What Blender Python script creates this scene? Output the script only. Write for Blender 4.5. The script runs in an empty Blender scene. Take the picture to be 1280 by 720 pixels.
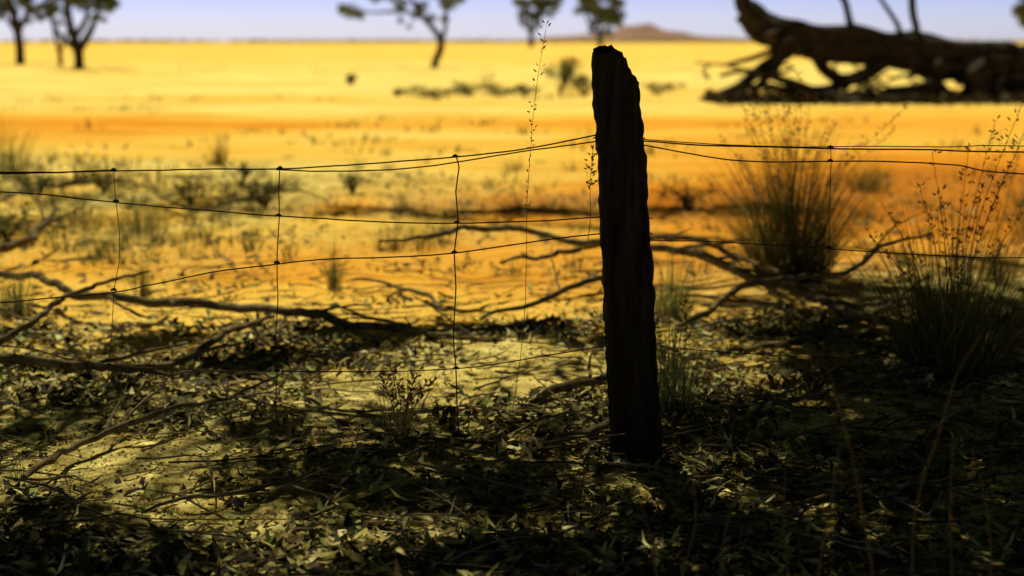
import bpy, math, numpy as np
from mathutils import Vector
rng = np.random.default_rng(7)
R = math.radians
S = bpy.context.scene
S.view_settings.view_transform='Standard'; S.view_settings.look='None'; S.view_settings.exposure=0

# ------------------------------------------------------------ image pixel to world helpers
CAMH=1.23; PITCH=R(9.83); F=1778.0
def ray(px,py):
    a=(px-640)/F; b=(360-py)/F
    return np.array([a, math.cos(PITCH)+b*math.sin(PITCH), -math.sin(PITCH)+b*math.cos(PITCH)])
def G(px,py,z=0.0):          # world point at height z
    d=ray(px,py); t=(z-CAMH)/d[2]; return np.array([d[0]*t,d[1]*t,z])
def D(px,py,y):              # world point at distance y
    d=ray(px,py); t=y/d[1]; return np.array([d[0]*t,y,CAMH+d[2]*t])

# ------------------------------------------------------------ noise / terrain
TAB=np.random.default_rng(3).random((256,256))
def vn(x,y):
    x=np.asarray(x,float); y=np.asarray(y,float)
    xi=np.floor(x).astype(int); yi=np.floor(y).astype(int); fx=x-xi; fy=y-yi
    fx=fx*fx*(3-2*fx); fy=fy*fy*(3-2*fy)
    a=TAB[xi&255,yi&255]; b=TAB[(xi+1)&255,yi&255]; c=TAB[xi&255,(yi+1)&255]; d=TAB[(xi+1)&255,(yi+1)&255]
    return (a*(1-fx)+b*fx)*(1-fy)+(c*(1-fx)+d*fx)*fy
def H(x,y):
    x=np.asarray(x,float); y=np.asarray(y,float)
    fade=1/(1+(np.hypot(x,y)/14)**2)
    h=0.07*(vn(x*.7+9,y*.7+4)-.5)+0.03*(vn(x*2.6,y*2.6)-.5)+0.020*(vn(x*8,y*8)-.5)+0.011*(vn(x*21,y*21)-.5)
    return h*fade

# ------------------------------------------------------------ mesh builder
class MB:
    def __init__(s): s.v=[];s.f=[];s.c=[];s.n=0
    def add(s,v,f,c=None):
        v=np.asarray(v,float).reshape(-1,3); f=np.asarray(f,int).reshape(-1,4)
        if c is None: c=np.ones((len(v),3))*.5
        c=np.asarray(c,float)
        if c.ndim==1: c=np.tile(c,(len(v),1))
        s.v.append(v); s.f.append(f+s.n); s.c.append(c); s.n+=len(v)
    def make(s,name,mat,smooth=True):
        v=np.concatenate(s.v); f=np.concatenate(s.f); c=np.concatenate(s.c)
        me=bpy.data.meshes.new(name); me.vertices.add(len(v)); me.vertices.foreach_set('co',v.ravel())
        me.loops.add(len(f)*4); me.loops.foreach_set('vertex_index',f.ravel().astype(np.int32))
        me.polygons.add(len(f)); me.polygons.foreach_set('loop_start',np.arange(0,len(f)*4,4,dtype=np.int32))
        try: me.polygons.foreach_set('loop_total',np.full(len(f),4,dtype=np.int32))
        except Exception: pass
        me.update(calc_edges=True)
        a=me.color_attributes.new('col','FLOAT_COLOR','POINT')
        a.data.foreach_set('color',np.concatenate([c,np.ones((len(c),1))],1).ravel())
        me.polygons.foreach_set('use_smooth',np.full(len(f),smooth))
        me.materials.append(mat); me.validate()
        o=bpy.data.objects.new(name,me); S.collection.objects.link(o); return o

def spline(P,Rr,step):
    P=np.asarray(P,float); Rr=np.asarray(Rr,float)
    Q=np.vstack([2*P[0]-P[1],P,2*P[-1]-P[-2]]); out=[];rr=[]
    for i in range(len(P)-1):
        L=np.linalg.norm(P[i+1]-P[i]); n=max(2,int(L/step))
        for k in range(n):
            t=k/n; a,b,c,d=Q[i],Q[i+1],Q[i+2],Q[i+3]
            out.append(.5*((2*b)+(-a+c)*t+(2*a-5*b+4*c-d)*t*t+(-a+3*b-3*c+d)*t**3)); rr.append(Rr[i]*(1-t)+Rr[i+1]*t)
    out.append(P[-1]); rr.append(Rr[-1]); return np.array(out),np.array(rr)

def tube(mb,P,r,sides=8,step=.05,wob=0.,rough=0.,col=(.5,.5,.5),seed=0,freq=3.):
    P=np.asarray(P,float)
    if np.isscalar(r): r=[r]*len(P)
    if len(r)==2 and len(P)!=2: r=np.linspace(r[0],r[1],len(P))
    C,rr=spline(P,r,step); n=len(C)
    if wob:
        g=np.random.default_rng(seed+11); w=g.normal(0,1,(n,3)); k=np.ones(5)/5
        w=np.stack([np.convolve(w[:,i],k,'same')[:n] for i in range(3)],1) if n>=5 else w*.3
        w[0]=0
        C=C+w*wob
    T=np.gradient(C,axis=0); T/=np.linalg.norm(T,axis=1)[:,None]+1e-9
    ref=np.array([0,0,1.]) if abs(T[:,2]).mean()<.8 else np.array([0,1.,0])
    U=np.cross(T,ref); U/=np.linalg.norm(U,axis=1)[:,None]+1e-9; W=np.cross(T,U)
    a=np.linspace(0,2*np.pi,sides,endpoint=False)
    rad=np.tile(rr[:,None],(1,sides))
    if rough:
        ss=np.arange(n)*step*freq
        rad=rad*(1+rough*(2*vn(np.tile(np.cos(a)*2+7+seed,(n,1))+ss[:,None]*.6,np.tile(np.sin(a)*2+5,(n,1))+ss[:,None]*.9)-1)
                 +rough*.5*(2*vn(np.tile(a*3,(n,1)),ss[:,None]*2+seed)-1))
    V=C[:,None,:]+rad[:,:,None]*(np.cos(a)[None,:,None]*U[:,None,:]+np.sin(a)[None,:,None]*W[:,None,:])
    V=V.reshape(-1,3); i=np.arange(n-1)[:,None]*sides; j=np.arange(sides)[None,:]; j2=(j+1)%sides
    f=np.stack([i+j,i+j2,i+sides+j2,i+sides+j],-1).reshape(-1,4)
    mb.add(V,f,col)
    for e,fl in ((0,1),(n-1,0)):
        base=V[e*sides:(e+1)*sides]; cc=np.tile(base.mean(0),(sides,1))+ (T[e]*(-1 if fl else 1))*rr[e]*.3
        f2=np.stack([np.arange(sides),(np.arange(sides)+1)%sides,(np.arange(sides)+1)%sides+sides,np.arange(sides)+sides],-1)
        mb.add(np.vstack([base,cc+(base-cc)*.08]),f2,col)
    return C

def blades(mb,base,az,lean,h,w,cols,seg=4,bend=1.):
    n=len(base); t=np.linspace(0,1,seg+1)
    d=np.stack([np.cos(az),np.sin(az),np.zeros(n)],1); p=np.stack([-np.sin(az),np.cos(az),np.zeros(n)],1)
    ph=rng.random(n)*6.28; p=p*np.cos(ph)[:,None]*.6+d*np.sin(ph)[:,None]*.4+p*.5
    X=base[:,None,:]+d[:,None,:]*(lean*h)[:,None,None]*((t*.5+t**2*.5*bend)[None,:,None])
    X[:,:,2]+=h[:,None]*(t-0.25*(lean[:,None]**1.5)*t**2)
    ww=w[:,None]*(np.array([1-.96*k**1.5 for k in t]))[None,:]
    L=X-p[:,None,:]*ww[:,:,None]*.5; Rr=X+p[:,None,:]*ww[:,:,None]*.5
    V=np.stack([L,Rr],2).reshape(-1,3)
    k=np.arange(n)[:,None]*(2*(seg+1))+np.arange(seg)[None,:]*2
    f=np.stack([k,k+1,k+3,k+2],-1).reshape(-1,4)
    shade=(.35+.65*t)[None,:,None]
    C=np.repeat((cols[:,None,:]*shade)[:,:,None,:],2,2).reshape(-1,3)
    mb.add(V,f,C); return X[:,-1]

def leaves(mb,pos,T,N,L,W,cols,curl=.25,simple=False):
    n=len(pos); T=T/np.linalg.norm(T,axis=1)[:,None]; B=np.cross(N,T); B/=np.linalg.norm(B,axis=1)[:,None]+1e-9; N=np.cross(T,B)
    if simple:
        V=np.stack([pos-T*(.5*L)[:,None],pos+B*(W*.62)[:,None]-T*(.05*L)[:,None],pos+T*(.5*L)[:,None]+N*(.1*L)[:,None],pos-B*(W*.62)[:,None]+T*(.05*L)[:,None]],1).reshape(-1,3)
        mb.add(V,np.arange(4*n).reshape(-1,4),np.repeat(cols,4,0)); return
    s=np.array([-.5,-.18,.2,.5]); wd=np.array([.15,1,.8,.06]); V=[]
    cv=rng.normal(0,curl,n)
    for k in range(4):
        c=pos+T*(s[k]*L)[:,None]+N*((s[k]**2)*2*cv*L)[:,None]+B*((s[k]**2)*.5*L*np.sign(cv))[:,None]
        V+= [c-B*(W*wd[k]*.5)[:,None]+N*(W*.18*wd[k])[:,None], c+B*(W*wd[k]*.5)[:,None]+N*(W*.18*wd[k])[:,None]]
    V=np.stack(V,1).reshape(-1,3)
    b=np.arange(n)[:,None]*8+np.array([0,2,4])[None,:]
    f=np.stack([b,b+1,b+3,b+2],-1).reshape(-1,4)
    mb.add(V,f,np.repeat(cols,8,0))

# ------------------------------------------------------------ materials
def mat(name):
    m=bpy.data.materials.new(name); m.use_nodes=True; nt=m.node_tree; b=nt.nodes['Principled BSDF']
    b.inputs['Specular IOR Level'].default_value=.08; b.inputs['Roughness'].default_value=.85
    return m,nt,b
def ramp(nt,stops):
    r=nt.nodes.new('ShaderNodeValToRGB'); e=r.color_ramp.elements
    while len(e)<len(stops): e.new(.5)
    for q,(p,c) in zip(e,stops): q.position=p; q.color=(*c,1) if len(c)==3 else c
    return r
def noise(nt,vec,scale,detail=6,rough=.6):
    n=nt.nodes.new('ShaderNodeTexNoise'); n.inputs['Scale'].default_value=scale; n.inputs['Detail'].default_value=detail; n.inputs['Roughness'].default_value=rough
    nt.links.new(vec,n.inputs['Vector']); return n
def mapping(nt,src,sc):
    m=nt.nodes.new('ShaderNodeMapping'); m.inputs['Scale'].default_value=sc; nt.links.new(src,m.inputs['Vector']); return m.outputs[0]
def mix(nt,f,a,b,mode='MIX'):
    m=nt.nodes.new('ShaderNodeMix'); m.data_type='RGBA'; m.blend_type=mode
    for i,x in ((0,f),(6,a),(7,b)):
        if isinstance(x,(int,float)): m.inputs[i].default_value=x
        elif isinstance(x,tuple): m.inputs[i].default_value=(*x,1)
        else: nt.links.new(x,m.inputs[i])
    return m.outputs[2]
def bump(nt,b,h,st,dist):
    k=nt.nodes.new('ShaderNodeBump'); k.inputs['Strength'].default_value=st; k.inputs['Distance'].default_value=dist
    nt.links.new(h,k.inputs['Height']); nt.links.new(k.outputs[0],b.inputs['Normal'])

def attr_mat(name,transl=0.,nscale=30,var=.5,rough=.85,spec=.08,tex=True):
    m,nt,b=mat(name); b.inputs['Roughness'].default_value=rough; b.inputs['Specular IOR Level'].default_value=spec
    a=nt.nodes.new('ShaderNodeAttribute'); a.attribute_name='col'; c=a.outputs['Color']
    if tex:
        g=nt.nodes.new('ShaderNodeNewGeometry'); n=noise(nt,g.outputs['Position'],nscale,1)
        r=ramp(nt,[(.3,(1-var,)*3),(.7,(1,1,1))]); nt.links.new(n.outputs[0],r.inputs[0])
        c=mix(nt,1.,c,r.outputs[0],'MULTIPLY')
    nt.links.new(c,b.inputs['Base Color'])
    if transl:
        t=nt.nodes.new('ShaderNodeBsdfTranslucent'); nt.links.new(c,t.inputs[0])
        s=nt.nodes.new('ShaderNodeMixShader'); s.inputs[0].default_value=transl
        nt.links.new(b.outputs[0],s.inputs[1]); nt.links.new(t.outputs[0],s.inputs[2])
        nt.links.new(s.outputs[0],nt.nodes['Material Output'].inputs[0])
    return m
M_litter=attr_mat('dry_leaf',0,60,.45,.7,.14)
M_grass=attr_mat('grass_blade',.45,20,.3,tex=False)
M_fol=attr_mat('eucalypt_leaf',.2,3,.4,tex=False)
M_shade=attr_mat('eucalypt_leaf_dense',0,3,.4,tex=False)

def bark(name,c1,c2,sc=(8,8,8),st=.6,dist=.01):
    m,nt,b=mat(name); tc=nt.nodes.new('ShaderNodeNewGeometry'); v=mapping(nt,tc.outputs['Position'],sc)
    n=noise(nt,v,3,5,.7); r=ramp(nt,[(.3,c1),(.7,c2)]); nt.links.new(n.outputs[0],r.inputs[0]); nt.links.new(r.outputs[0],b.inputs['Base Color'])
    n2=noise(nt,v,9,4,.7); bump(nt,b,n2.outputs[0],st,dist); return m
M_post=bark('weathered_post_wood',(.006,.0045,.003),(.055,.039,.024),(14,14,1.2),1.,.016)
M_dead=bark('dead_wood',(.018,.013,.007),(.24,.185,.09),(6,6,6),.7,.005)
M_log=bark('dark_log_bark',(.008,.0065,.0055),(.060,.046,.036),(1.5,1.5,1.5),.8,.05)  # dark grey-brown bark tones over the whole log
M_bark=bark('tree_bark',(.02,.015,.010),(.07,.05,.032),(3,3,1),.6,.02)
M_wire,nt,b=mat('rusty_wire'); b.inputs['Metallic'].default_value=.3; b.inputs['Roughness'].default_value=.6
g=nt.nodes.new('ShaderNodeNewGeometry'); n=noise(nt,g.outputs['Position'],60,2); r=ramp(nt,[(.35,(.02,.013,.01)),(.7,(.08,.04,.02))]); nt.links.new(n.outputs[0],r.inputs[0]); nt.links.new(r.outputs[0],b.inputs['Base Color'])

# ground: attribute col.r = orange soil, col.g = litter/humus
M_ground,nt,b=mat('sandy_soil'); b.inputs['Specular IOR Level'].default_value=.0; b.inputs['Roughness'].default_value=1
g=nt.nodes.new('ShaderNodeNewGeometry'); pos=g.outputs['Position']
a=nt.nodes.new('ShaderNodeAttribute'); a.attribute_name='col'; sp=nt.nodes.new('ShaderNodeSeparateColor'); nt.links.new(a.outputs['Color'],sp.inputs[0])
n1=noise(nt,mapping(nt,pos,(.09,.22,.1)),1,4,.7)
add=nt.nodes.new('ShaderNodeMath'); add.operation='ADD'; nt.links.new(n1.outputs[0],add.inputs[0]); nt.links.new(sp.outputs[0],add.inputs[1])
r1=ramp(nt,[(.40,(1.0,.80,.29)),(.58,(1.0,.63,.12)),(.85,(.88,.36,.035)),(1.,(.58,.21,.025))]); nt.links.new(add.outputs[0],r1.inputs[0])
n2=noise(nt,mapping(nt,pos,(.3,.9,.5)),1.4,5,.72)
r2=ramp(nt,[(.50,(1,1,1)),(.63,(.74,.62,.36)),(.78,(.34,.30,.15))]); nt.links.new(n2.outputs[0],r2.inputs[0])
c=mix(nt,.78,r1.outputs[0],r2.outputs[0],'MULTIPLY')
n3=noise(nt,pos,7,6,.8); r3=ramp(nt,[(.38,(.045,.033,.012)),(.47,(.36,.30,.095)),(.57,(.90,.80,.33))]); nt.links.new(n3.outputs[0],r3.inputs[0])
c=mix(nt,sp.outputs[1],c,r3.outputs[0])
n4=noise(nt,pos,55,4,.8); r4=ramp(nt,[(.34,(.42,.36,.25)),(.52,(1,1,1))]); nt.links.new(n4.outputs[0],r4.inputs[0])
c=mix(nt,.6,c,r4.outputs[0],'MULTIPLY'); nt.links.new(c,b.inputs['Base Color'])
n5=noise(nt,pos,28,5,.8); bump(nt,b,n5.outputs[0],.8,.025)

# ------------------------------------------------------------ ground
def axis(lo,hi,st,far,neg):
    a=list(np.arange(lo,hi,st)); s=st; x=a[-1]
    while x<far: s*=1.07; x+=s; a.append(x)
    s=st; x=a[0]; pre=[]
    while x>neg: s*=1.07; x-=s; pre.append(x)
    return np.array(pre[::-1]+a)
xs=axis(-2.8,2.8,.03,5000,-5000); ys=axis(2.5,7.,.03,9000,-400)
X,Y=np.meshgrid(xs,ys); Z=H(X,Y)
def gauss(x,y,cx,cy,sx,sy): return np.exp(-((x-cx)/sx)**2-((y-cy)/sy)**2)
def bare_sunlit(x,y): return np.clip((1.2*gauss(x,y,-.1,4.95,.6,.85)+.8*gauss(x,y,-1.0,4.1,.4,.3)+.5*gauss(x,y,-.75,3.45,.3,.22)+.6*gauss(x,y,-1.9,5.4,.5,.5))*(.5+.9*vn(x*5+2,y*5)),0,1)  # bare soil mask; also brightens the sun patches under canopy gaps by colour
orange=.04+.25*gauss(X,Y,4,22,10,3)+.48*gauss(X,Y,4.4,12.0,3.4,6.)+.30*gauss(X,Y,-7,21,3.4,3)+.52*gauss(X,Y,1.2,10.8,2.8,1.1)-.12*np.exp(-((Y-50)/30)**2)+.14*gauss(X,Y,0,8,9,1.4)
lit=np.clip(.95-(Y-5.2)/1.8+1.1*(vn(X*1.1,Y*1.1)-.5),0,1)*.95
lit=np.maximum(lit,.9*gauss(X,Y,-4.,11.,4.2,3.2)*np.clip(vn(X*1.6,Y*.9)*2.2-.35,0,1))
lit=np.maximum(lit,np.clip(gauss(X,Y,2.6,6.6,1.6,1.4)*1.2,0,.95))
orange=orange-.25*bare_sunlit(X,Y)  # paler soil colour painted into the sun patches
lit=lit*(1-.7*bare_sunlit(X,Y))
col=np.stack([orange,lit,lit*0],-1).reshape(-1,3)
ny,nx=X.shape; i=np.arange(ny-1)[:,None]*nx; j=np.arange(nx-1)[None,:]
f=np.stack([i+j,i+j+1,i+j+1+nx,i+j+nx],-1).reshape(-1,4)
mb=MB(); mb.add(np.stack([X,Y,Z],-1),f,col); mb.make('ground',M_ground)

# distant hill
M_hill,nt,b=mat('red_hill'); g=nt.nodes.new('ShaderNodeNewGeometry'); n=noise(nt,g.outputs['Position'],.03,4); r=ramp(nt,[(.35,(.2,.12,.10)),(.7,(.34,.2,.16))]); nt.links.new(n.outputs[0],r.inputs[0]); nt.links.new(r.outputs[0],b.inputs['Base Color'])
mb=MB(); u=np.linspace(-1,1,90); w=np.linspace(-1,1,30); U,Wv=np.meshgrid(u,w)
cx=D(798,50,1600)[0]
hx=cx+U*230; hy=1600+Wv*150
hh=(15*np.exp(-((hx-cx-8)/42)**2)+8*np.exp(-((hx-cx+60)/75)**2)+6*np.exp(-((hx-cx-90)/60)**2))*np.clip(1-Wv**2,0,1)*(.85+.3*vn(hx*.08,hy*.03))*np.clip((1-U**2)*3,0,1)-.5
k=np.arange(29)[:,None]*90; j=np.arange(89)[None,:]
mb.add(np.stack([hx,hy,hh],-1),np.stack([k+j,k+j+1,k+j+91,k+j+90],-1).reshape(-1,4)); mb.make('hill',M_hill)

# ------------------------------------------------------------ fence post
PY=4.03
lev=[(60,740,800),(110,741,800),(160,744,803),(200,747,808),(260,750,811),(340,753,817),(430,758,820),(500,762,825),(560,765,828),(592,768,829),(640,768,832)]
zl=[];xl=[];xr=[]
for p,a_,b_ in lev:
    A=D(a_,p,PY);B=D(b_,p,PY); zl.append(A[2]);xl.append(A[0]);xr.append(B[0])
zl=np.array(zl)[::-1];xl=np.array(xl)[::-1];xr=np.array(xr)[::-1]
ztop_px=[(735,75),(742,66),(748,64),(768,62),(772,69),(782,71),(784,84),(792,97),(799,104),(803,112)]
tx=[D(a_,p,PY)[0] for a_,p in ztop_px]; tz=[D(a_,p,PY)[2] for a_,p in ztop_px]
nr,ns=190,84
zz=np.linspace(-.18,zl[-1]+.01,nr); an=np.linspace(0,2*np.pi,ns,endpoint=False)
V=np.zeros((nr,ns,3))
for q,z in enumerate(zz):
    L_=np.interp(z,zl,xl);R_=np.interp(z,zl,xr); c0=(L_+R_)/2; rx=(R_-L_)/2
    ca=np.cos(an);sa=np.sin(an); e=.72
    gx=np.sign(ca)*abs(ca)**e; gy=np.sign(sa)*abs(sa)**e
    gr=1-.12*vn(an*5.1+3+z*.25,z*1.3+an*0)-.12*np.clip(vn(an*13,z*3+an*0)-.45,0,1)*2+.06
    V[q,:,0]=c0+rx*gx*gr+ .005*(vn(z*18,an*0+3)-.5)+.005*(vn(z*55,an*0+8)-.5); V[q,:,1]=PY+.02+.068*gy*gr
    jag=.010*(vn(an*9,an*0+1)-.5)
    V[q,:,2]=np.minimum(z,np.interp(V[q,:,0],tx,tz)+jag+.010*(V[q,:,1]-PY)/.06)
i=np.arange(nr-1)[:,None]*ns; j=np.arange(ns)[None,:]; j2=(j+1)%ns
mb=MB(); mb.add(V,np.stack([i+j,i+j2,i+j2+ns,i+j+ns],-1).reshape(-1,4))
ring=V[-1]; cen=np.array([ring[:,0].mean(),ring[:,1].mean()])
rings=[ring]
for s_ in (.75,.5,.25,.02):
    rr_=ring.copy(); rr_[:,:2]=cen+(ring[:,:2]-cen)*s_
    rr_[:,2]=np.interp(rr_[:,0],tx,tz)-.004+.008*(vn(rr_[:,0]*90,rr_[:,1]*90)-.5); rings.append(rr_)
i=np.arange(4)[:,None]*ns
mb.add(np.array(rings),np.stack([i+j,i+j2,i+j2+ns,i+j+ns],-1).reshape(-1,4))
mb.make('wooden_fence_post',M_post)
for xo,yo in ((-3.7,4.35),(4.4,3.85)):      # next posts of the same fence
    mb=MB(); tube(mb,[(xo,yo,-.2),(xo+.01,yo,.4),(xo-.02,yo,.85),(xo-.03,yo,1.16)],[.085,.08,.075,.066],sides=24,step=.03,rough=.12,seed=5)
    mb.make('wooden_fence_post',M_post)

# ------------------------------------------------------------ wires
def FY(px): return PY-.02+(780-px)*.00022
def fp(px,py): return D(px,py,FY(px))
mb=MB()
def wire(pts,r=.0021,wob=.0016,sd=0): tube(mb,[fp(*p) for p in pts],r,sides=6,step=.03,wob=wob,seed=sd)
wire([(-985,222),(-300,219),(0,217),(142,214),(250,212),(350,211),(420,207),(500,202),(570,196),(650,187),(700,178),(752,167)],sd=1,r=.0023)
wire([(345,212),(400,214),(470,213),(540,207),(600,198),(660,188),(700,183),(752,176)],sd=2)
wire([(-985,225),(-300,221),(0,216),(80,215),(142,213)],sd=3)
wire([(-985,215),(-300,228),(0,240),(110,249),(220,260),(350,270),(450,276),(560,279),(660,277),(755,271)],sd=4)
wire([(-985,430),(-300,400),(100,369),(190,355),(260,341),(350,329),(420,323),(480,322),(567,316),(640,306),(700,297),(760,291)],sd=5)
wire([(-985,410),(-300,424),(0,432),(80,447),(150,458),(250,462),(350,464),(470,465),(570,461),(640,452),(700,441),(765,431)],sd=6,r=.0018)
wire([(798,176),(860,181),(930,183),(1038,185),(1150,187),(1280,190),(1700,196),(2650,205)],sd=7,r=.0024)
wire([(798,180),(850,190),(900,198),(960,202),(1038,202),(1120,202),(1200,207),(1280,217),(1700,235),(2650,215)],sd=8)
wire([(800,174),(900,180),(1000,184),(1100,183),(1200,183),(1280,182),(1700,184),(2650,200)],sd=9,r=.0015)
wire([(812,300),(900,303),(1000,308),(1100,315),(1200,321),(1280,322),(1700,318),(2650,300)],sd=10,r=.0016)
wire([(818,432),(900,440),(1038,448),(1150,446),(1280,440),(1700,436),(2650,430)],sd=11,r=.0013)
for k_,(pts,r_) in enumerate([([(569,193),(574,210),(570,240),(573,275),(568,316),(570,360),(567,420),(570,461),(571,500),(573,541)],.0019),
  ([(350,207),(348,240),(349,270),(346,329),(347,380),(344,430),(346,464),(345,500),(347,532)],.0016),
  ([(142,210),(144,245),(149,290),(148,330),(142,363),(140,410),(136,457),(134,500),(133,522)],.0011),
  ([(1038,182),(1039,202),(1037,260),(1036,310),(1037,380),(1034,448),(1036,500)],.0011),
  ([(1500,192),(1500,222),(1499,320),(1500,440),(1500,490)],.0014),
  ([(-90,214),(-92,240),(-90,380),(-88,430),(-90,520)],.0014)]):
    wire(pts,r=r_,wob=.0012,sd=20+k_)
for p in [(569,196),(571,279),(568,316),(570,461),(350,211),(348,270),(346,329),(346,464),(142,213),(145,252),(142,363),(136,457),(1038,185),(1038,202),(1036,310),(1034,448)]:
    A=fp(*p); tube(mb,[A+np.array([-.008,0,0]),A+np.array([0,0,.004]),A+np.array([.008,0,0])],[.003,.005,.003],sides=6,step=.004)
for pz in ((172),(273),(292),(431)):
    L_=D(743 if pz<200 else (752 if pz<300 else 757),pz,PY); R_=D(806 if pz<200 else (815 if pz<300 else 823),pz+3,PY); c0=(L_+R_)/2; rx=(R_[0]-L_[0])/2+.002
    t_=np.linspace(0,np.pi,9); tube(mb,[(c0[0]+rx*math.cos(q),PY+.02+.075*math.sin(q),c0[2]) for q in t_],.0018,sides=6,step=.02)
mb.make('wire_fence',M_wire)

# ------------------------------------------------------------ fallen dead branches
def branch(pts,r,name='dead_branch',subs=3,seed=0,sides=8):
    mb=MB(); P=[G(p[0],p[1],(p[2] if len(p)>2 else .03)) for p in pts]
    C=tube(mb,P,r,sides=sides,step=.035,wob=.018,rough=.28,seed=seed)
    g=np.random.default_rng(seed+100)
    for k in range(subs+1):
        q=int(g.uniform(.25,.85)*len(C)); t=C[min(q+1,len(C)-1)]-C[q]; t/=np.linalg.norm(t)+1e-9
        s_=g.choice([-1,1]); sd=np.array([-t[1],t[0],0])*s_; L=g.uniform(.12,.5)
        d=t*g.uniform(.5,1.)+sd*g.uniform(.5,.9)+np.array([0,0,g.uniform(-.05,.3)]); d/=np.linalg.norm(d)
        e=C[q]+d*L; e[2]=max(e[2],.015); m_=C[q]+d*L*.5+g.normal(0,.02,3); m_[2]=max(m_[2],.015)
        rr=(r if np.isscalar(r) else np.interp(q/len(C),np.linspace(0,1,len(r)),r))
        tube(mb,[C[q],m_,e],[rr*.55,rr*.4,rr*.15],sides=6,step=.03,wob=.008,rough=.2,seed=seed+k)
    return mb.make(name,M_dead)
branch([(-60,330,.12),(0,341,.12),(60,350,.12),(100,368,.1),(200,376,.09),(280,381,.08),(345,389,.07),(400,396,.05),(470,410,.03),(540,418,.02),(640,411,.02),(700,402,.02)],[.018,.019,.02,.02,.019,.019,.018,.018,.016,.014,.011,.007],seed=1)
branch([(-60,455,.05),(0,425,.09),(40,400,.14),(80,371,.18),(130,353,.2),(187,341,.22)],[.014,.014,.013,.012,.009,.005],subs=1,seed=2)
branch([(-30,450,.04),(80,455,.04),(140,463,.04),(190,461,.04),(240,440,.05),(300,410,.05),(345,395,.06)],[.020,.020,.018,.017,.015,.012,.008],seed=3,subs=2)
branch([(30,598,.02),(80,562,.03),(130,536,.05),(190,521,.06),(260,500,.07),(310,482,.08),(375,454,.13)],[.010,.011,.010,.009,.007,.005,.003],seed=4)
branch([(475,301,.34),(540,294,.34),(600,284,.34),(650,288,.3),(720,301,.26),(820,306,.24),(870,317,.2),(930,342,.15),(1000,366,.1),(1060,387,.06),(1130,412,.03)],[.006,.012,.014,.016,.018,.02,.022,.022,.022,.02,.016],seed=5,subs=4)
branch([(625,328,.2),(680,318,.2),(740,305,.22),(800,300,.23),(870,303,.22),(930,322,.15),(985,352,.1)],[.006,.013,.016,.016,.016,.014,.01],seed=6,subs=2)
branch([(600,399,.03),(650,386,.06),(700,366,.12),(745,343,.18),(800,325,.22)],[.008,.012,.014,.014,.01],seed=7,subs=2)
branch([(850,408,.03),(900,377,.08),(950,352,.14),(1000,347,.16),(1060,336,.2),(1110,306,.32),(1170,295,.36)],[.016,.016,.015,.013,.012,.009,.004],seed=8,subs=3)
branch([(520,552,.02),(600,547,.03),(680,550,.03),(740,543,.04),(775,522,.05)],[.007,.010,.012,.012,.010],seed=9,subs=3)
branch([(540,562,.02),(620,566,.02),(700,556,.02),(800,545,.02),(880,528,.03)],[.005,.008,.009,.009,.006],seed=29,subs=3)
branch([(655,512,.01),(680,496,.03),(720,486,.04),(755,468,.06),(800,450,.08)],[.014,.017,.015,.012,.008],seed=10,subs=1)
branch([(860,445,.03),(940,437,.04),(1030,424,.05),(1110,420,.05),(1180,400,.08)],[.01,.014,.014,.012,.006],seed=11)
branch([(1000,362,.1),(1050,385,.1),(1110,402,.08),(1180,425,.05),(1290,432,.03)],[.018,.02,.022,.022,.02],seed=12)
branch([(-30,322,.08),(30,301,.12),(50,285,.15),(72,258,.22)],[.028,.026,.02,.01],seed=13)
branch([(440,350,.05),(500,359,.03),(560,386,.02),(600,388,.02)],[.005,.01,.01,.006],seed=14,subs=2)
branch([(190,240,.1),(240,262,.08),(300,250,.1),(350,238,.14),(410,246,.1)],[.008,.014,.014,.012,.005],seed=15,subs=5)
branch([(-20,255,.1),(60,232,.1),(130,225,.14),(200,236,.1)],[.012,.016,.014,.005],seed=18,subs=5)
branch([(830,520,.03),(900,505,.03),(990,500,.04),(1080,470,.05)],[.006,.009,.009,.005],seed=16)
branch([(960,350,.08),(1010,405,.06),(1090,392,.08),(1160,345,.15)],[.006,.012,.012,.005],seed=17)
branch([(700,410,.02),(640,425,.02),(560,422,.03),(480,400,.03),(420,385,.06)],[.006,.01,.012,.010,.005],seed=19)
branch([(1130,395,.06),(1060,410,.04),(980,415,.04),(900,402,.03)],[.006,.01,.012,.006],seed=20)
branch([(180,640,.02),(260,615,.03),(350,600,.03),(450,598,.03)],[.004,.006,.006,.003],seed=22)
branch([(380,500,.02),(450,520,.03),(520,515,.04),(590,498,.03)],[.004,.006,.006,.003],seed=23)
mb=MB(); g=np.random.default_rng(40)
for k in range(680):
    y=3+ (g.random()**1.3)*5; x=g.uniform(-.42,.42)*y; L=g.uniform(.05,.38)*(1 if g.random()<.8 else 2)
    a_=g.normal(0,.7); r_=g.uniform(.0015,.0045)
    p=np.array([[x+math.cos(a_)*L*t+g.normal(0,.012),y+math.sin(a_)*L*t+g.normal(0,.012),0] for t in (-.5,-.15,.2,.5)])
    p[:,2]=H(p[:,0],p[:,1])+g.uniform(.006,.03)+g.random(4)*.02
    cc=g.uniform(.03,.38); tube(mb,p,[r_,r_,r_*.8,r_*.4],sides=5,step=.04,wob=.003,col=(cc,cc*.8,cc*.42),seed=k)
mb.make('twig_litter',M_litter)

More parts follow.
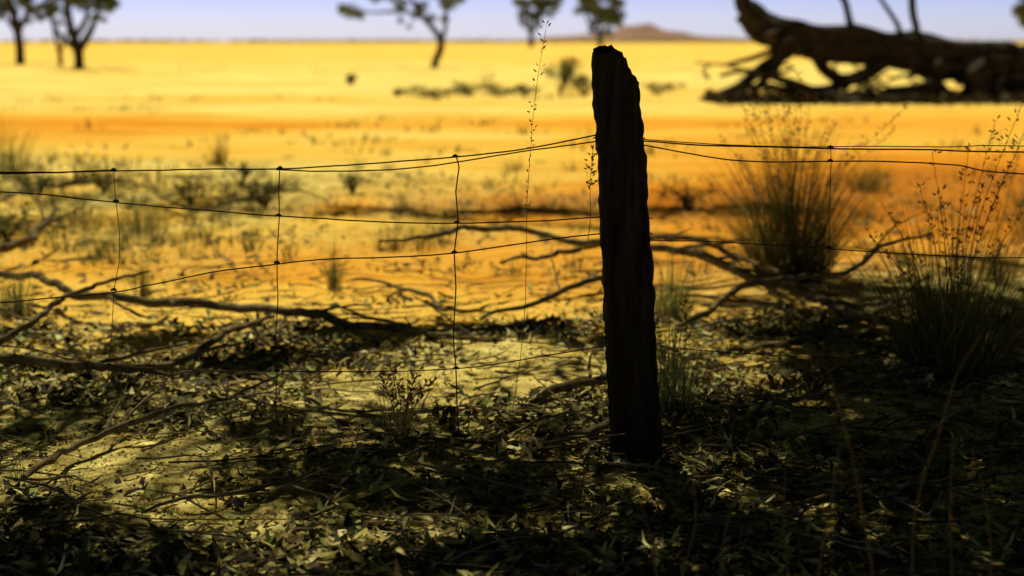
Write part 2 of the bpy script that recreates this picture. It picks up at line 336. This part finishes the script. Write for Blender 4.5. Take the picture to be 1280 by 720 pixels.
# ------------------------------------------------------------ leaf litter
pal=np.array([(.74,.62,.19),(.48,.39,.12),(.20,.13,.035),(.08,.055,.018),(.03,.02,.01),(.92,.84,.40),(.38,.44,.12)])
def litter(mb,n,ylo,yhi,pw,prob,thin=0.):
    y=ylo+(rng.random(n)**pw)*(yhi-ylo); x=rng.uniform(-.44,.44,n)*(y+.4)
    keep=vn(x*1.9+40,y*2.2)*1.3+.6*vn(x*7,y*7)-.33-thin-.5*bare_sunlit(x,y)>rng.random(n)*1.; x=x[keep];y=y[keep];n=len(x)
    az=rng.random(n)*6.28; T=np.stack([np.cos(az),np.sin(az),rng.normal(0,.28,n)],1); N=np.stack([rng.normal(0,.4,n),rng.normal(0,.4,n),np.ones(n)],1)
    p=np.stack([x,y,H(x,y)+.004+rng.random(n)**2*.025],1)
    c=pal[rng.choice(len(pal),n,p=prob)]*rng.uniform(.6,1.15,(n,1))
    leaves(mb,p,T,N,rng.uniform(.024,.095,n),rng.uniform(.008,.026,n),c,.38)
mb=MB(); litter(mb,42000,2.6,6.2,1.3,[.16,.15,.17,.17,.18,.09,.08]); litter(mb,5500,5.8,9,1.6,[.06,.1,.2,.3,.3,.0,.04],.25)
litter(mb,7000,8.5,13,1.,[.06,.1,.2,.3,.3,.0,.04],.25)
n=28000; y=2.6+rng.random(n)**1.4*4; x=rng.uniform(-.44,.44,n)*(y+.3); az=rng.random(n)*6.28
leaves(mb,np.stack([x,y,H(x,y)+.003],1),np.stack([np.cos(az),np.sin(az),rng.normal(0,.3,n)],1),np.stack([rng.normal(0,.4,n),rng.normal(0,.4,n),np.ones(n)],1),rng.uniform(.006,.022,n),rng.uniform(.004,.010,n),pal[rng.choice(7,n,p=[.13,.15,.2,.2,.2,.07,.05])],simple=True)
mb.make('leaf_litter',M_litter)

# ------------------------------------------------------------ grasses
def tuft(mb,c,h,n,spread,lean,w,colA,colB,rad=.04,bend=1.3,seg=4):
    c=np.array(c,float); a_=rng.random(n)*6.28; q=rng.random(n)**.6
    base=np.stack([c[0]+np.cos(a_)*q*rad,c[1]+np.sin(a_)*q*rad,np.zeros(n)],1); base[:,2]=H(base[:,0],base[:,1])-.005
    az=a_+rng.normal(0,.7,n); le=np.clip(q*lean+rng.normal(0,.12,n),.02,1.8); hh_=h*rng.uniform(.4,1.,n)*(1-.18*le)
    m_=rng.random((n,1)); cols=np.array(colA)*(1-m_)+np.array(colB)*m_; cols*=rng.uniform(.6,1.2,(n,1))
    blades(mb,base,az,le,hh_,np.full(n,w)*rng.uniform(.7,1.3,n),cols,bend=bend,seg=seg)
def stalk(mb,pts,r=.0018,seeds=34,start=.55,col=(.2,.12,.045),sl=.02):
    C=tube(mb,pts,[r,r*.5],sides=5,step=.03,wob=.002,col=col,seed=int(rng.integers(999)))
    if seeds:
        n=seeds; t=rng.uniform(start,1,n); idx=t*(len(C)-1); i0=idx.astype(int).clip(0,len(C)-2); P=C[i0]+(C[i0+1]-C[i0])*(idx-i0)[:,None]
        az=rng.random(n)*6.28; d=np.stack([np.cos(az),np.sin(az),rng.uniform(.2,1.4,n)],1); d/=np.linalg.norm(d,axis=1)[:,None]
        off=rng.uniform(.3,1.6,n)*sl
        leaves(mb,P+d*off[:,None],d,np.stack([rng.normal(size=n),rng.normal(size=n),rng.normal(size=n)],1),np.full(n,sl),np.full(n,sl*.38),np.tile(np.array(col)*1.2,(n,1)),.1)
GA=(.07,.08,.018); GB=(.24,.21,.055); ST=(.6,.46,.15)
def tussock(px,py,h,n,lean,rad,w=.004,A=GA,B=GB,stalks=(),straw=.25,bend=1.0):
    mb=MB(); c=G(px,py); tuft(mb,c,h,n,0,lean,w,A,B,rad,bend); tuft(mb,c,h*.85,int(n*straw),0,lean*1.25,w,ST,ST,rad,bend)
    for (tx_,ty_) in stalks:
        e=D(tx_,ty_,c[1]+rng.normal(0,.1)); m_=(c+e)/2; m_[0]=c[0]+(e[0]-c[0])*.35; m_[2]=e[2]*.55
        stalk(mb,[c,m_,e])
    return mb.make('grass_tussock',M_grass)
tussock(988,350,1.0,1200,.85,.18,w=.0055,bend=.8,stalks=[(925,125),(935,160),(948,112),(960,140),(975,100),(998,92),(1015,120),(1030,165),(1045,150),(1138,128),(1120,160),(900,170),(1060,190),(985,130),(915,200),(942,135),(968,118),(1005,105),(880,225),(1085,170)])
tussock(1185,470,.82,950,.9,.17,w=.004,bend=.8,A=(.07,.09,.025),B=(.28,.27,.08),straw=.3,stalks=[(1100,250),(1150,230),(1212,180),(1278,130),(1290,250),(1200,300),(1120,330),(1245,150),(1180,250),(1085,290),(1265,200),(1230,230),(1165,190),(1280,165)])
tussock(838,520,.46,330,.6,.06,w=.003,A=(.16,.22,.07),B=(.40,.48,.16),stalks=[(860,380),(815,395)])
tussock(500,556,.29,110,.5,.05,w=.0025,A=(.4,.34,.12),B=(.7,.58,.24),stalks=[(478,470),(522,465),(515,490),(490,462),(540,478)])
tussock(838,400,.42,240,.7,.08,A=(.14,.18,.05),B=(.32,.38,.11))
tussock(1245,350,.42,200,.8,.1,A=(.1,.1,.025),stalks=[(1240,200),(1275,190)])
tussock(1295,300,.55,220,.8,.14)
tussock(20,392,.34,200,.7,.07,A=(.15,.19,.07),B=(.34,.36,.13))
tussock(1085,240,.45,240,.8,.16,A=(.12,.13,.03))
tussock(175,292,.36,300,.9,.18,A=(.10,.14,.05),B=(.24,.26,.09))
tussock(98,285,.34,260,.9,.18,A=(.10,.14,.05),B=(.24,.26,.09))
tussock(0,215,.7,260,.8,.35,w=.008,A=(.10,.11,.03))
tussock(276,208,.42,60,.3,.06,w=.008,A=(.14,.09,.03),B=(.3,.18,.06))
tussock(418,362,.34,80,.35,.04,w=.004,A=(.12,.16,.04),B=(.3,.32,.1))
tussock(178,372,.34,80,.35,.04,w=.004,A=(.12,.16,.04),B=(.3,.32,.1))
mb=MB()
for k,p_ in enumerate([[(640,520),(655,400),(660,250),(668,130),(684,28)],[(735,300),(738,270),(737,230),(741,185)]]):
    stalk(mb,[D(a_,b_,3.95+.02*k) for (a_,b_) in p_] ,r=.0011,seeds=50,start=.55,sl=.013)
mb.make('grass_stalk',M_grass)
mb=MB()
for p_ in [[(1090,740),(1078,640),(1062,560),(1040,480)],[(1140,740),(1145,640),(1175,540),(1195,470),(1225,420)],[(985,740),(980,660),(982,590)],[(822,740),(815,680),(800,620)],
           [(900,740),(905,670),(925,600)],[(1240,740),(1235,640),(1215,560)],[(1190,740),(1188,620),(1190,540)],[(850,740),(870,650),(862,570)],[(1020,740),(1035,650),(1048,560)]]:
    y0=rng.uniform(2.45,2.7); q=[D(a_,b_,y0+.06*k) for k,(a_,b_) in enumerate(p_)]; base=q[0].copy(); base[2]=-.01; q.insert(0,base)
    stalk(mb,q,r=.002,seeds=0,col=(.35,.22,.10))
mb.make('dry_grass_stalks',M_grass)
mb=MB(); g=np.random.default_rng(77)
for k in range(270):
    if k<190: px=g.uniform(-60,560)*(1 if g.random()<.5 else .6); py=g.uniform(195,330)
    else: px=g.uniform(520,1340); py=g.uniform(200,345)
    c=G(px,py); tuft(mb,c,g.uniform(.07,.25),int(g.uniform(18,45)),0,.95,.006,(.06,.085,.028),(.22,.23,.07),.06,seg=3)
for k in range(110):
    c=G(g.uniform(-60,1340),g.uniform(345,640)); tuft(mb,c,g.uniform(.04,.17),int(g.uniform(6,28)),0,.9,.0024,(.11,.16,.04),(.40,.44,.14),.03)
for k in range(380):
    y=12+g.random()**1.4*75; cx_=g.uniform(-.45,.45)*y
    if vn(cx_*.12+3,y*.22)<.5: continue
    tuft(mb,(cx_,y,0),g.uniform(.08,.22),16,0,1.,.03,(.18,.18,.06),(.44,.36,.12),.4,seg=2)
mb.make('dry_grass',M_grass)

def shrub(px,py,w_,h_,n,name='low_shrub',ls=1.):
    mb=MB(); c=G(px,py); 
    for k in range(7):
        a_=rng.random()*6.28; tube(mb,[c+np.array([0,0,-.02]),c+np.array([math.cos(a_)*w_*.2,math.sin(a_)*w_*.2,h_*.45]),c+np.array([math.cos(a_)*w_*.45,math.sin(a_)*w_*.45,h_*.8])],[.02*ls,.006*ls],sides=5,step=.15,wob=.02*ls,col=(.06,.04,.03),seed=k)
    cl=rng.normal(0,1,(9,3))*np.array([w_*.28,w_*.28,h_*.2])+c+np.array([0,0,h_*.5]); p=cl[rng.integers(0,9,n)]+rng.normal(0,1,(n,3))*np.array([w_,w_,h_])*.11; p[:,2]=np.abs(p[:,2])+.02
    leaves(mb,p,rng.normal(size=(n,3)),rng.normal(size=(n,3)),ls*rng.uniform(.05,.1,n),ls*rng.uniform(.02,.035,n),np.array([(.08,.09,.03)])*rng.uniform(.5,1.6,(n,1)),simple=True)
    mb.make(name,M_fol)
for a_ in [(545,124,1.1,.3,350),(585,120,.9,.38,350),(625,121,1.0,.3,350),(700,119,.8,.85,900),(730,120,1.1,.5,450),(655,121,.8,.25,250),(440,106,.35,.35,250),(820,118,.9,.3,250),(498,120,.3,.2,120),(770,116,.4,.2,120)]: shrub(*a_)
for a_ in [(240,255,.32,.2,260),(45,250,.4,.24,300),(330,262,.28,.18,200),(130,240,.4,.22,260),(300,232,.3,.2,200),(860,262,.3,.2,200),(10,300,.3,.2,220),(440,240,.25,.15,150)]: shrub(*a_,'low_shrub',.45)

# ------------------------------------------------------------ big fallen tree
mb=MB(); LY=30.
def lg(pts,r,sd,sides=14,dy=0,step=.18,rough=.28,wob=.05):
    tube(mb,[D(p[0],p[1],LY+dy+(p[2] if len(p)>2 else 0)) for p in pts],r,sides=sides,step=step,wob=wob,rough=rough,seed=sd,freq=.9)
px_=.0171
lg([(932,12),(958,34),(1000,46),(1050,52),(1110,62),(1180,74),(1240,82),(1330,92),(1440,104)],[x*px_ for x in (14,19,20,20,21,23,25,30,32)],1,sides=22,rough=.38)
lg([(946,28),(934,14),(925,-2),(930,-14)],[x*px_ for x in (15,12,10,5)],2)
lg([(1010,42),(985,66),(955,86),(925,108),(895,118)],[x*px_ for x in (10,9,7,6,3)],3)
lg([(965,40),(975,75),(955,100),(940,118)],[x*px_ for x in (9,6,5,3)],4,dy=-.6)
lg([(1020,58),(1030,85),(1060,100),(1085,92),(1110,75)],[x*px_ for x in (9,7,8,9,9)],5,dy=-.3)
lg([(1060,100),(1040,112),(1015,116),(985,112),(950,106),(905,112)],[x*px_ for x in (8,7,7,5,4,2)],6,dy=-.6)
lg([(1180,80),(1165,100),(1178,118),(1190,128)],[x*px_ for x in (12,10,9,9)],7,dy=-.4)
lg([(1215,85),(1225,105),(1215,128)],[x*px_ for x in (20,18,20)],8,dy=-.5)
lg([(1270,95),(1265,112),(1280,130)],[x*px_ for x in (18,16,16)],9)
lg([(1064,48),(1060,20),(1052,-6),(1040,-25)],[x*px_ for x in (5,4,4,3)],10)
lg([(1130,55),(1122,30),(1105,6),(1092,-15)],[x*px_ for x in (4,3,2.5,2)],11)
lg([(1148,58),(1146,30),(1140,5),(1142,-25)],[x*px_ for x in (6,5,5,4)],12)
lg([(1000,70),(990,50),(975,60),(930,75),(905,82)],[x*px_ for x in (5,4,4,3,2)],13,dy=-.7)
lg([(900,95),(930,90),(965,97),(1000,106),(1040,122)],[x*px_ for x in (2,3,4,5,5)],14,dy=-1)
lg([(1100,118),(1140,112),(1170,104)],[x*px_ for x in (5,6,7)],15,dy=-.8)
lg([(890,122),(940,120),(1000,124),(1090,122),(1180,128),(1290,131)],[x*px_ for x in (3,5,6,6,8,9)],16,dy=-.6,sides=10)
lg([(1030,118),(1080,126),(1130,122)],[x*px_ for x in (5,7,4)],17,dy=-1.2)
g=np.random.default_rng(5)
for k in range(34):
    x=g.uniform(885,1290); y_=g.uniform(92,124); lg([(x,y_),(x+g.normal(0,14),y_-g.uniform(3,12)),(x+g.normal(0,28),y_-g.uniform(5,30))],[2.6*px_,2.*px_,1.*px_],30+k,sides=5,dy=g.uniform(-1.2,.8),wob=.03)
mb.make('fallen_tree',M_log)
mb=MB(); n=4200; x=rng.uniform(4.0,13,n); y=29.6+rng.normal(0,.8,n); 
p=np.stack([x,y,H(x,y)+rng.random(n)**2*.22],1); leaves(mb,p,rng.normal(size=(n,3)),rng.normal(size=(n,3)),rng.uniform(.1,.26,n),rng.uniform(.03,.08,n),np.array([(.05,.04,.022)])*rng.uniform(.5,2,(n,1)),simple=True)
mb.make('bark_debris',M_litter)

# ------------------------------------------------------------ standing trees
def add_tree(limbs,clumps,leaf,nl,name,colr=(.06,.075,.02),fm=None,tw=.2,spread=1):
    e=bpy.data.objects.new(name,None); S.collection.objects.link(e)
    mb=MB(); pts=[]
    for k,(P,r_) in enumerate(limbs):
        C=tube(mb,P,r_,sides=10,step=.3,wob=.05,rough=.15,seed=k,freq=.8)
        if k>0 or len(limbs)==1: pts.append(C)
    allp=np.vstack(pts)
    mf=MB()
    for (c,rad) in clumps:
        c=np.array(c,float); d=np.linalg.norm(allp-c,axis=1); o_=np.argsort(d)[:spread]; q=allp[o_[rng.integers(0,len(o_))]]
        m_=(q+c)/2+np.array([0,0,-.1*rad])+rng.normal(0,.08 if spread==1 else .22,3); tube(mb,[q,m_,c],[leaf*tw,leaf*tw*.55,leaf*tw*.22],sides=4,step=.5,wob=.03,seed=3)
        n=int(nl*rad**2) if nl>0 else int(-nl)
        dirs=rng.normal(size=(n,3)); dirs/=np.linalg.norm(dirs,axis=1)[:,None]; p=c+dirs*(rad*rng.random((n,1))**.5)*np.array([1,1,.75])
        T=rng.normal(size=(n,3))*.7; T[:,2]-=.9
        leaves(mf,p,T,rng.normal(size=(n,3)),leaf*rng.uniform(.7,1.3,n),leaf*.3*rng.uniform(.7,1.3,n),np.array([colr])*rng.uniform(.4,1.8,(n,1))*(1.+.5*rng.random()),simple=True)
    a1=mb.make('trunk_and_limbs',M_bark); a2=mf.make('foliage',fm or M_fol)
    a1.parent=e; a2.parent=e; return e
def far_tree(d,limbs,clumps,leaf,nl,name='eucalyptus_tree',dep=1.):
    m=d/F; L=[]
    for k,(P,r_) in enumerate(limbs):
        L.append(([D(p[0],p[1],d+(p[2] if len(p)>2 else 0)) for p in P],[q*m for q in r_]))
    L[0][0][0][2]=-.2
    C=[(D(c[0],c[1],d+rng.normal(0,1)*16*m*dep),c[2]*m) for c in clumps]
    return add_tree(L,C,leaf,nl,name,colr=(.10,.12,.045))
g=np.random.default_rng(15)
far_tree(66,[([(99,88),(99,74),(97,60),(90,35),(84,5),(80,-40)],(7,6,6,5,4,2)),([(98,64),(112,40),(122,15),(126,-20),(120,-60)],(5,4,3,3,1)),([(94,45),(108,20),(106,-10),(100,-50)],(4,3,2,1)),([(97,62),(75,44),(62,20),(55,-10)],(4,3,2,1))],
  [(g.uniform(50,150),g.uniform(-75,-4),g.uniform(9,18)) for _ in range(26)]+[(68,8,11),(135,10,10),(120,22,8),(60,18,8),(143,4,9),(106,8,9),(70,-5,12),(130,-4,12),(52,8,9),(95,2,11),(84,18,7),(118,4,11),(130,24,5)],.24,800)
far_tree(74,[([(76,84),(75,68),(70,50),(66,20),(60,-20)],(3,3,2,2,1)),([(75,66),(84,40),(88,10)],(2,1.5,1))],[(60,-8,10),(85,-4,9),(72,-20,14),(66,14,7),(74,28,5),(84,14,6)],.24,700)
far_tree(80,[([(25,70),(24,50),(20,25),(12,0),(5,-40)],(6,5,5,4,2)),([(22,40),(34,15),(40,-15)],(4,3,2)),([(22,44),(8,24),(-6,5)],(3,2,2))],[(g.uniform(-25,60),g.uniform(-60,2),g.uniform(9,16)) for _ in range(18)]+[(5,8,11),(42,12,10),(50,22,7),(28,4,10),(-4,20,8),(36,26,5),(18,14,7)],.26,750)
far_tree(69,[([(543,87),(545,76),(551,62),(552,50),(542,34),(528,20),(515,0),(505,-30)],(5.5,4.5,4.5,4,3.5,3,2,1)),([(552,50),(558,28),(556,10),(548,-15)],(3,2,2,1)),([(528,20),(500,14),(470,16),(446,14)],(2,2,1.5,1)),([(512,4),(480,-14),(455,-25)],(2,1.5,1))],
  [(436,14,13),(449,18,10),(428,10,8),(470,-4,10),(500,8,9),(490,-6,11),(527,8,11),(520,18,7),(560,4,13),(575,-2,9),(550,-10,13),(480,-25,14),(520,-28,15),(450,-20,12),(555,24,7),(540,22,7),(500,26,5),(512,34,4)],.22,850)
far_tree(300,[([(664,62),(664,45),(662,30),(660,5)],(3,3,2.5,1)),([(664,44),(674,24),(680,4)],(2,2,1)),([(664,42),(652,26),(648,8)],(2,1.5,1))],[(g.uniform(643,700),g.uniform(-14,22),g.uniform(5,10)) for _ in range(24)]+[(672,30,7),(654,28,6),(664,38,4)],.7,100)
far_tree(290,[([(751,62),(750,48),(750,30),(752,5)],(3,3,2.5,1)),([(750,46),(765,26),(770,4)],(2,2,1)),([(750,44),(735,28),(730,8)],(2,1.5,1))],[(g.uniform(722,780),g.uniform(-14,30),g.uniform(5,11)) for _ in range(30)]+[(740,38,6),(762,40,6),(751,44,4)],.7,100)
far_tree(150,[([(1300,62),(1298,40),(1292,20),(1290,-10)],(4,3.5,3,1)),([(1296,40),(1280,20),(1276,0)],(2.5,2,1))],[(g.uniform(1272,1315),g.uniform(-25,32),g.uniform(7,13)) for _ in range(20)],.4,300)
mb=MB(); n=9000; x=rng.uniform(-700,700,n); y=1150+rng.normal(0,60,n); keep=vn(x*.02,y*0+3)+.4*vn(x*.1,y*0)>.55; x=x[keep];y=y[keep];n=len(x)
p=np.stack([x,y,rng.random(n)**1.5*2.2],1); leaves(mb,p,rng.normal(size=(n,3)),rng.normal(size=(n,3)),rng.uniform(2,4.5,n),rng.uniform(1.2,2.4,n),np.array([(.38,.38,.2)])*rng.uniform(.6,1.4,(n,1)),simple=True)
mb.make('distant_scrub',M_fol)

# ------------------------------------------------------------ overhead shade tree (stands right of the view)
EL=R(57); AZ=R(-20)
sun=np.array([math.sin(AZ)*math.cos(EL),math.cos(AZ)*math.cos(EL),math.sin(EL)])
g=np.random.default_rng(21); cl=[]
def shade(n,x0,x1,y0,y1,rad,zl=2.8,zh=4.4,hole=None,k=.35):
    m=0
    while m<n:
        q=np.array([g.uniform(x0,x1),g.uniform(y0,y1),0]); 
        if hole is not None and any(((q[0]-h[0])/h[2])**2+((q[1]-h[1])/h[3])**2<1 for h in hole): m+=k; continue
        z=g.uniform(zl,zh); cl.append((q+sun*(z/sun[2]),g.uniform(*rad))); m+=1
holes=[(-.12,4.95,.68,.9),(-1.05,4.15,.45,.28),(-.5,3.45,.62,.19),(-1.9,5.5,.55,.5),(-1.5,3.5,.28,.14)]
shade(310,.70,3.4,1.6,4.75,(.22,.42))
shade(140,1.0,4.0,4.75,7.0,(.2,.4))
shade(150,-3.2,.7,1.6,3.6,(.15,.28),hole=holes)
shade(70,-3.2,-.9,1.6,3.15,(.18,.3))
shade(40,-.9,.8,1.6,2.95,(.18,.3))
shade(105,-2.9,.5,3.5,6.1,(.12,.25),hole=holes)
shade(30,-1.3,2.1,10.0,10.8,(.2,.32),3.8,5)
shade(20,-4.6,-1.6,9.,13,(.25,.4),3.8,5)
for _ in range(12):     # loose sprays of leaves in the gaps
    q=np.array([g.uniform(-2.4,.4),g.uniform(3.3,5.8),0]); z=g.uniform(2.6,4.0); cl.append((q+sun*(z/sun[2]),g.uniform(.4,.6)))
tb=np.array([5.2,8.2,-.2])
limbs=[([tb,tb+[-.1,.1,1.5],tb+[.1,.2,3.0],tb+[-.4,.2,4.4],tb+[-1,.4,5.6]],[.34,.29,.25,.17,.06]),
 ([tb+[.02,.15,2.4],tb+[-1.6,-.1,3.5],tb+[-3.0,-.9,3.7],tb+[-4.3,-.7,4.4],tb+[-5.4,-1.4,4.1],tb+[-7.2,-.8,4.6]],[.13,.09,.05,.03,.02,.01]),
 ([tb+[-.2,.2,3.6],tb+[-2.4,1.5,4.3],tb+[-4.6,3.4,4.7],tb+[-7.5,5.2,5.0]],[.12,.08,.045,.015]),
 ([tb+[.05,.1,2.8],tb+[-1.2,-1.8,3.6],tb+[-2.4,-2.6,3.8],tb+[-3.4,-3.4,4.3],tb+[-4.9,-3.1,4.1]],[.12,.08,.05,.025,.01]),
 ([tb+[.08,.1,3.2],tb+[-.3,-2.0,3.8],tb+[-1.,-3.8,4.2]],[.1,.06,.02])]
add_tree(limbs,cl,.13,-82,'eucalyptus_tree',fm=M_shade,tw=.05,spread=14)

# ------------------------------------------------------------ light
sd=bpy.data.lights.new('sun','SUN'); sd.energy=5; sd.angle=R(.5); sd.color=(1,.92,.58)
so=bpy.data.objects.new('sun',sd); so.rotation_euler=Vector(sun).to_track_quat('Z','Y').to_euler(); so.location=(0,0,30); S.collection.objects.link(so)
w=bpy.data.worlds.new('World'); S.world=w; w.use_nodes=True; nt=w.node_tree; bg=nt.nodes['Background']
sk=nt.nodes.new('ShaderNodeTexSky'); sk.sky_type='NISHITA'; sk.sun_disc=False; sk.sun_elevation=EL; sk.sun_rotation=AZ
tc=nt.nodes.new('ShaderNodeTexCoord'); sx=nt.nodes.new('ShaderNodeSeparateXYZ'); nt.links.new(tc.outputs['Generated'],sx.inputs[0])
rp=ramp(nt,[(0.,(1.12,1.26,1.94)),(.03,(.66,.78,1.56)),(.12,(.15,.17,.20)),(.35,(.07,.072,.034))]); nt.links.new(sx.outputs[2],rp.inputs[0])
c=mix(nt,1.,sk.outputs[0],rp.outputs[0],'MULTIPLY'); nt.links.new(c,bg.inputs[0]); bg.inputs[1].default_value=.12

# ------------------------------------------------------------ camera
cd=bpy.data.cameras.new('camera'); cd.lens=50; cd.sensor_width=36; cd.clip_end=20000; cd.clip_start=.05
cd.dof.use_dof=True; cd.dof.focus_distance=4.05; cd.dof.aperture_fstop=1.9
co=bpy.data.objects.new('camera',cd); co.location=(0,0,CAMH); co.rotation_euler=(math.pi/2-PITCH,0,0); S.collection.objects.link(co); S.camera=co
